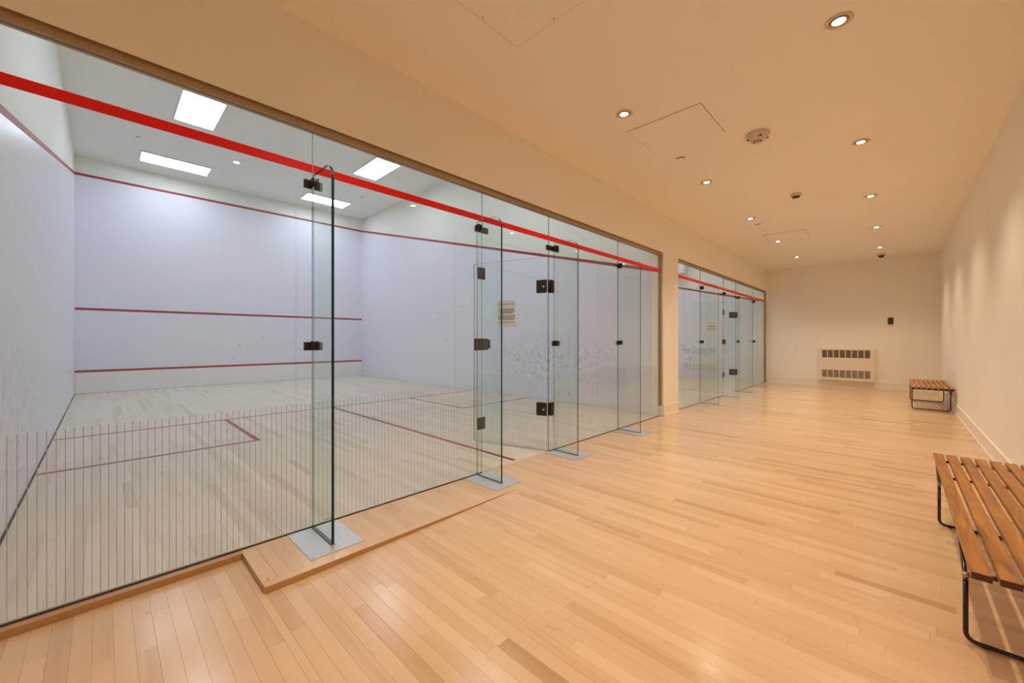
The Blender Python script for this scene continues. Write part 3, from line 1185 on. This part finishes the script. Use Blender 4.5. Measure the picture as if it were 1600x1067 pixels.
access_panel(-1.735, -1.115, 1.215, 1.838, 'ceiling access panel cut off by the photo\'s top edge')
access_panel(-1.735, -1.105, 3.268, 3.880, 'whole square ceiling access panel beside the smoke detector')
access_panel(-1.735, -1.115, 8.220, 8.830, 'farthest, faint ceiling access panel between the two light rows')

sd = empty('smoke_detector', (-0.905, 4.125, HC))
tag(sd, 'large round smoke detector with dark vents beside the ceiling hatch', 'smoke detector')
bm = bmesh.new()
add_lathe(bm, [(0.094, -0.0005), (0.096, -0.014), (0.090, -0.026), (0.062, -0.058), (0.036, -0.070), (0.0, -0.070)], 36)
make('body', bm, M_PLASTIC, sd)
bm = bmesh.new()
add_lathe(bm, [(0.026, -0.0705), (0.026, -0.078), (0.016, -0.086), (0.0, -0.088)], 24)
make('sensor_cap', bm, M_BAFFLE, sd)
bm = bmesh.new()
add_lathe(bm, [(0.027, -0.0704), (0.036, -0.0704), (0.036, -0.072), (0.027, -0.072)], 24)
make('sensor_gap', bm, M_DARKPL, sd)
for a in (0.4, 2.0, 3.6, 5.2):
    bm = bmesh.new()
    cx, cyy = 0.074 * math.cos(a), 0.074 * math.sin(a)
    add_box(bm, cx - 0.012, cx + 0.012, cyy - 0.005, cyy + 0.005, -0.052, -0.044)
    make('vent_slot', bm, M_DARKPL, sd)

sd2 = empty('smoke_detector', (-0.925, 6.16, HC))
tag(sd2, 'small drum-shaped ceiling detector farther down the corridor', 'smoke detector')
bm = bmesh.new()
add_lathe(bm, [(0.058, -0.0005), (0.060, -0.020), (0.052, -0.034), (0.0, -0.036)], 28)
make('body', bm, M_PLASTIC, sd2)
bm = bmesh.new()
add_lathe(bm, [(0.044, -0.0352), (0.040, -0.048), (0.0, -0.050)], 24)
make('sensor_cap', bm, M_BRONZE, sd2)


def sprinkler(x, y, z, label, mat=M_CEIL, r=0.042):
    root = empty('sprinkler_cover', (x, y, z))
    tag(root, label, 'sprinkler cover', 'flush ceiling sprinkler covers')
    bm = bmesh.new()
    add_lathe(bm, [(r - 0.004, -0.0005), (r - 0.004, -0.010)], 24)
    make('gap_ring', bm, M_DARKPL, root)
    bm = bmesh.new()
    add_lathe(bm, [(0.0, -0.0101), (r, -0.0101), (r, -0.012), (r - 0.004, -0.0132), (0.0, -0.0135)], 24)
    make('cover_plate', bm, mat, root)


sprinkler(-1.594, 4.135, HC, 'flush sprinkler cover near the whole ceiling hatch')
sprinkler(-1.605, 7.36, HC, 'flush sprinkler cover farther down the corridor ceiling')
sprinkler(-10.36, 0.48, HK, 'flush sprinkler cover on the first court\'s ceiling, left end', M_COURT_CEIL)
sprinkler(-10.37, 4.89, HK, 'flush sprinkler cover on the first court\'s ceiling, right end', M_COURT_CEIL)

cm = empty('security_camera', (-0.243, 11.74, HC))
tag(cm, 'black dome security camera on the ceiling by the end wall', 'camera')
bm = bmesh.new()
add_lathe(bm, [(0.068, -0.0005), (0.070, -0.018), (0.062, -0.034), (0.0, -0.034)], 28)
make('housing', bm, M_PLASTIC, cm)
bm = bmesh.new()
add_lathe(bm, [(0.052, -0.0345), (0.050, -0.052), (0.038, -0.072), (0.020, -0.083), (0.0, -0.087)], 28)
make('dome', bm, M_DOME, cm)

# ------------------------------------------------------------------ court lights
def light_panel(x0, x1, y0, y1, label):
    root = empty('ceiling_light_panel', ((x0 + x1) / 2, (y0 + y1) / 2, HK))
    tag(root, label, 'ceiling light', 'fluorescent light panels on the court ceilings')
    wx, wy = (x1 - x0) / 2, (y1 - y0) / 2
    t = 0.018
    bm = bmesh.new()
    for a in ((-wx, wx, -wy, -wy + t), (-wx, wx, wy - t, wy), (-wx, -wx + t, -wy + t, wy - t), (wx - t, wx, -wy + t, wy - t)):
        add_box(bm, a[0], a[1], a[2], a[3], -0.03, -0.0005)
    make('frame', bm, M_WHITE, root)
    bm = bmesh.new()
    add_box(bm, -wx + t, wx - t, -wy + t, wy - t, -0.024, -0.006)
    make('diffuser', bm, M_LIT_Y if wx > wy else M_LIT_X, root)
    return root


for ci, y0 in enumerate((YC1, YC2)):
    d = y0 - YC1
    nm = ('first', 'second')[ci]
    light_panel(-11.60, -11.00, 0.545 + d, 1.715 + d, 'long light panel near the %s court\'s front wall, left one' % nm)
    light_panel(-11.60, -11.00, 3.72 + d, 4.88 + d, 'long light panel near the %s court\'s front wall, right one' % nm)
    light_panel(-8.99, -7.82, 0.85 + d, 1.43 + d, 'light panel in the middle of the %s court\'s ceiling, left one' % nm)
    light_panel(-8.99, -7.82, 4.00 + d, 4.58 + d, 'light panel in the middle of the %s court\'s ceiling, right one' % nm)
    light_panel(-5.30, -4.13, 0.85 + d, 1.43 + d, 'added unseen light panel over the back of the %s court, left one' % nm)  # back pair is out of view, added to light the court
    light_panel(-5.30, -4.13, 4.00 + d, 4.58 + d, 'added unseen light panel over the back of the %s court, right one' % nm)

cs = empty('downlight', (-10.28, 2.03, HK))
tag(cs, 'small round spot lamp on the first court\'s ceiling between the light panels', 'downlight')
bm = bmesh.new()
add_lathe(bm, [(0.075, -0.0005), (0.075, -0.006), (0.060, -0.010), (0.058, -0.0005)], 28)
make('trim_ring', bm, M_WHITE, cs)
bm = bmesh.new()
add_lathe(bm, [(0.057, -0.0008), (0.057, -0.007), (0.0, -0.010)], 24)
make('lens', bm, M_LENS_C, cs)

# white ventilation box high on the far side wall of the second court
vb = empty('ventilation_box', (-4.95, YC2 + W - 0.009, 3.14))
tag(vb, 'pale square ventilation box high on the second court\'s far side wall', 'ventilation box')
bm = bmesh.new()
add_box(bm, -0.40, 0.40, -0.26, -0.001, 0.0, 0.62)
bmesh.ops.recalc_face_normals(bm, faces=bm.faces)
soften(bm, 0.008, 2)
make('casing', bm, M_WHITE, vb)
for k in range(6):
    box('louvre', -0.34, 0.34, -0.268, -0.2605, 0.08 + k * 0.08, 0.12 + k * 0.08, M_WHITE, vb)
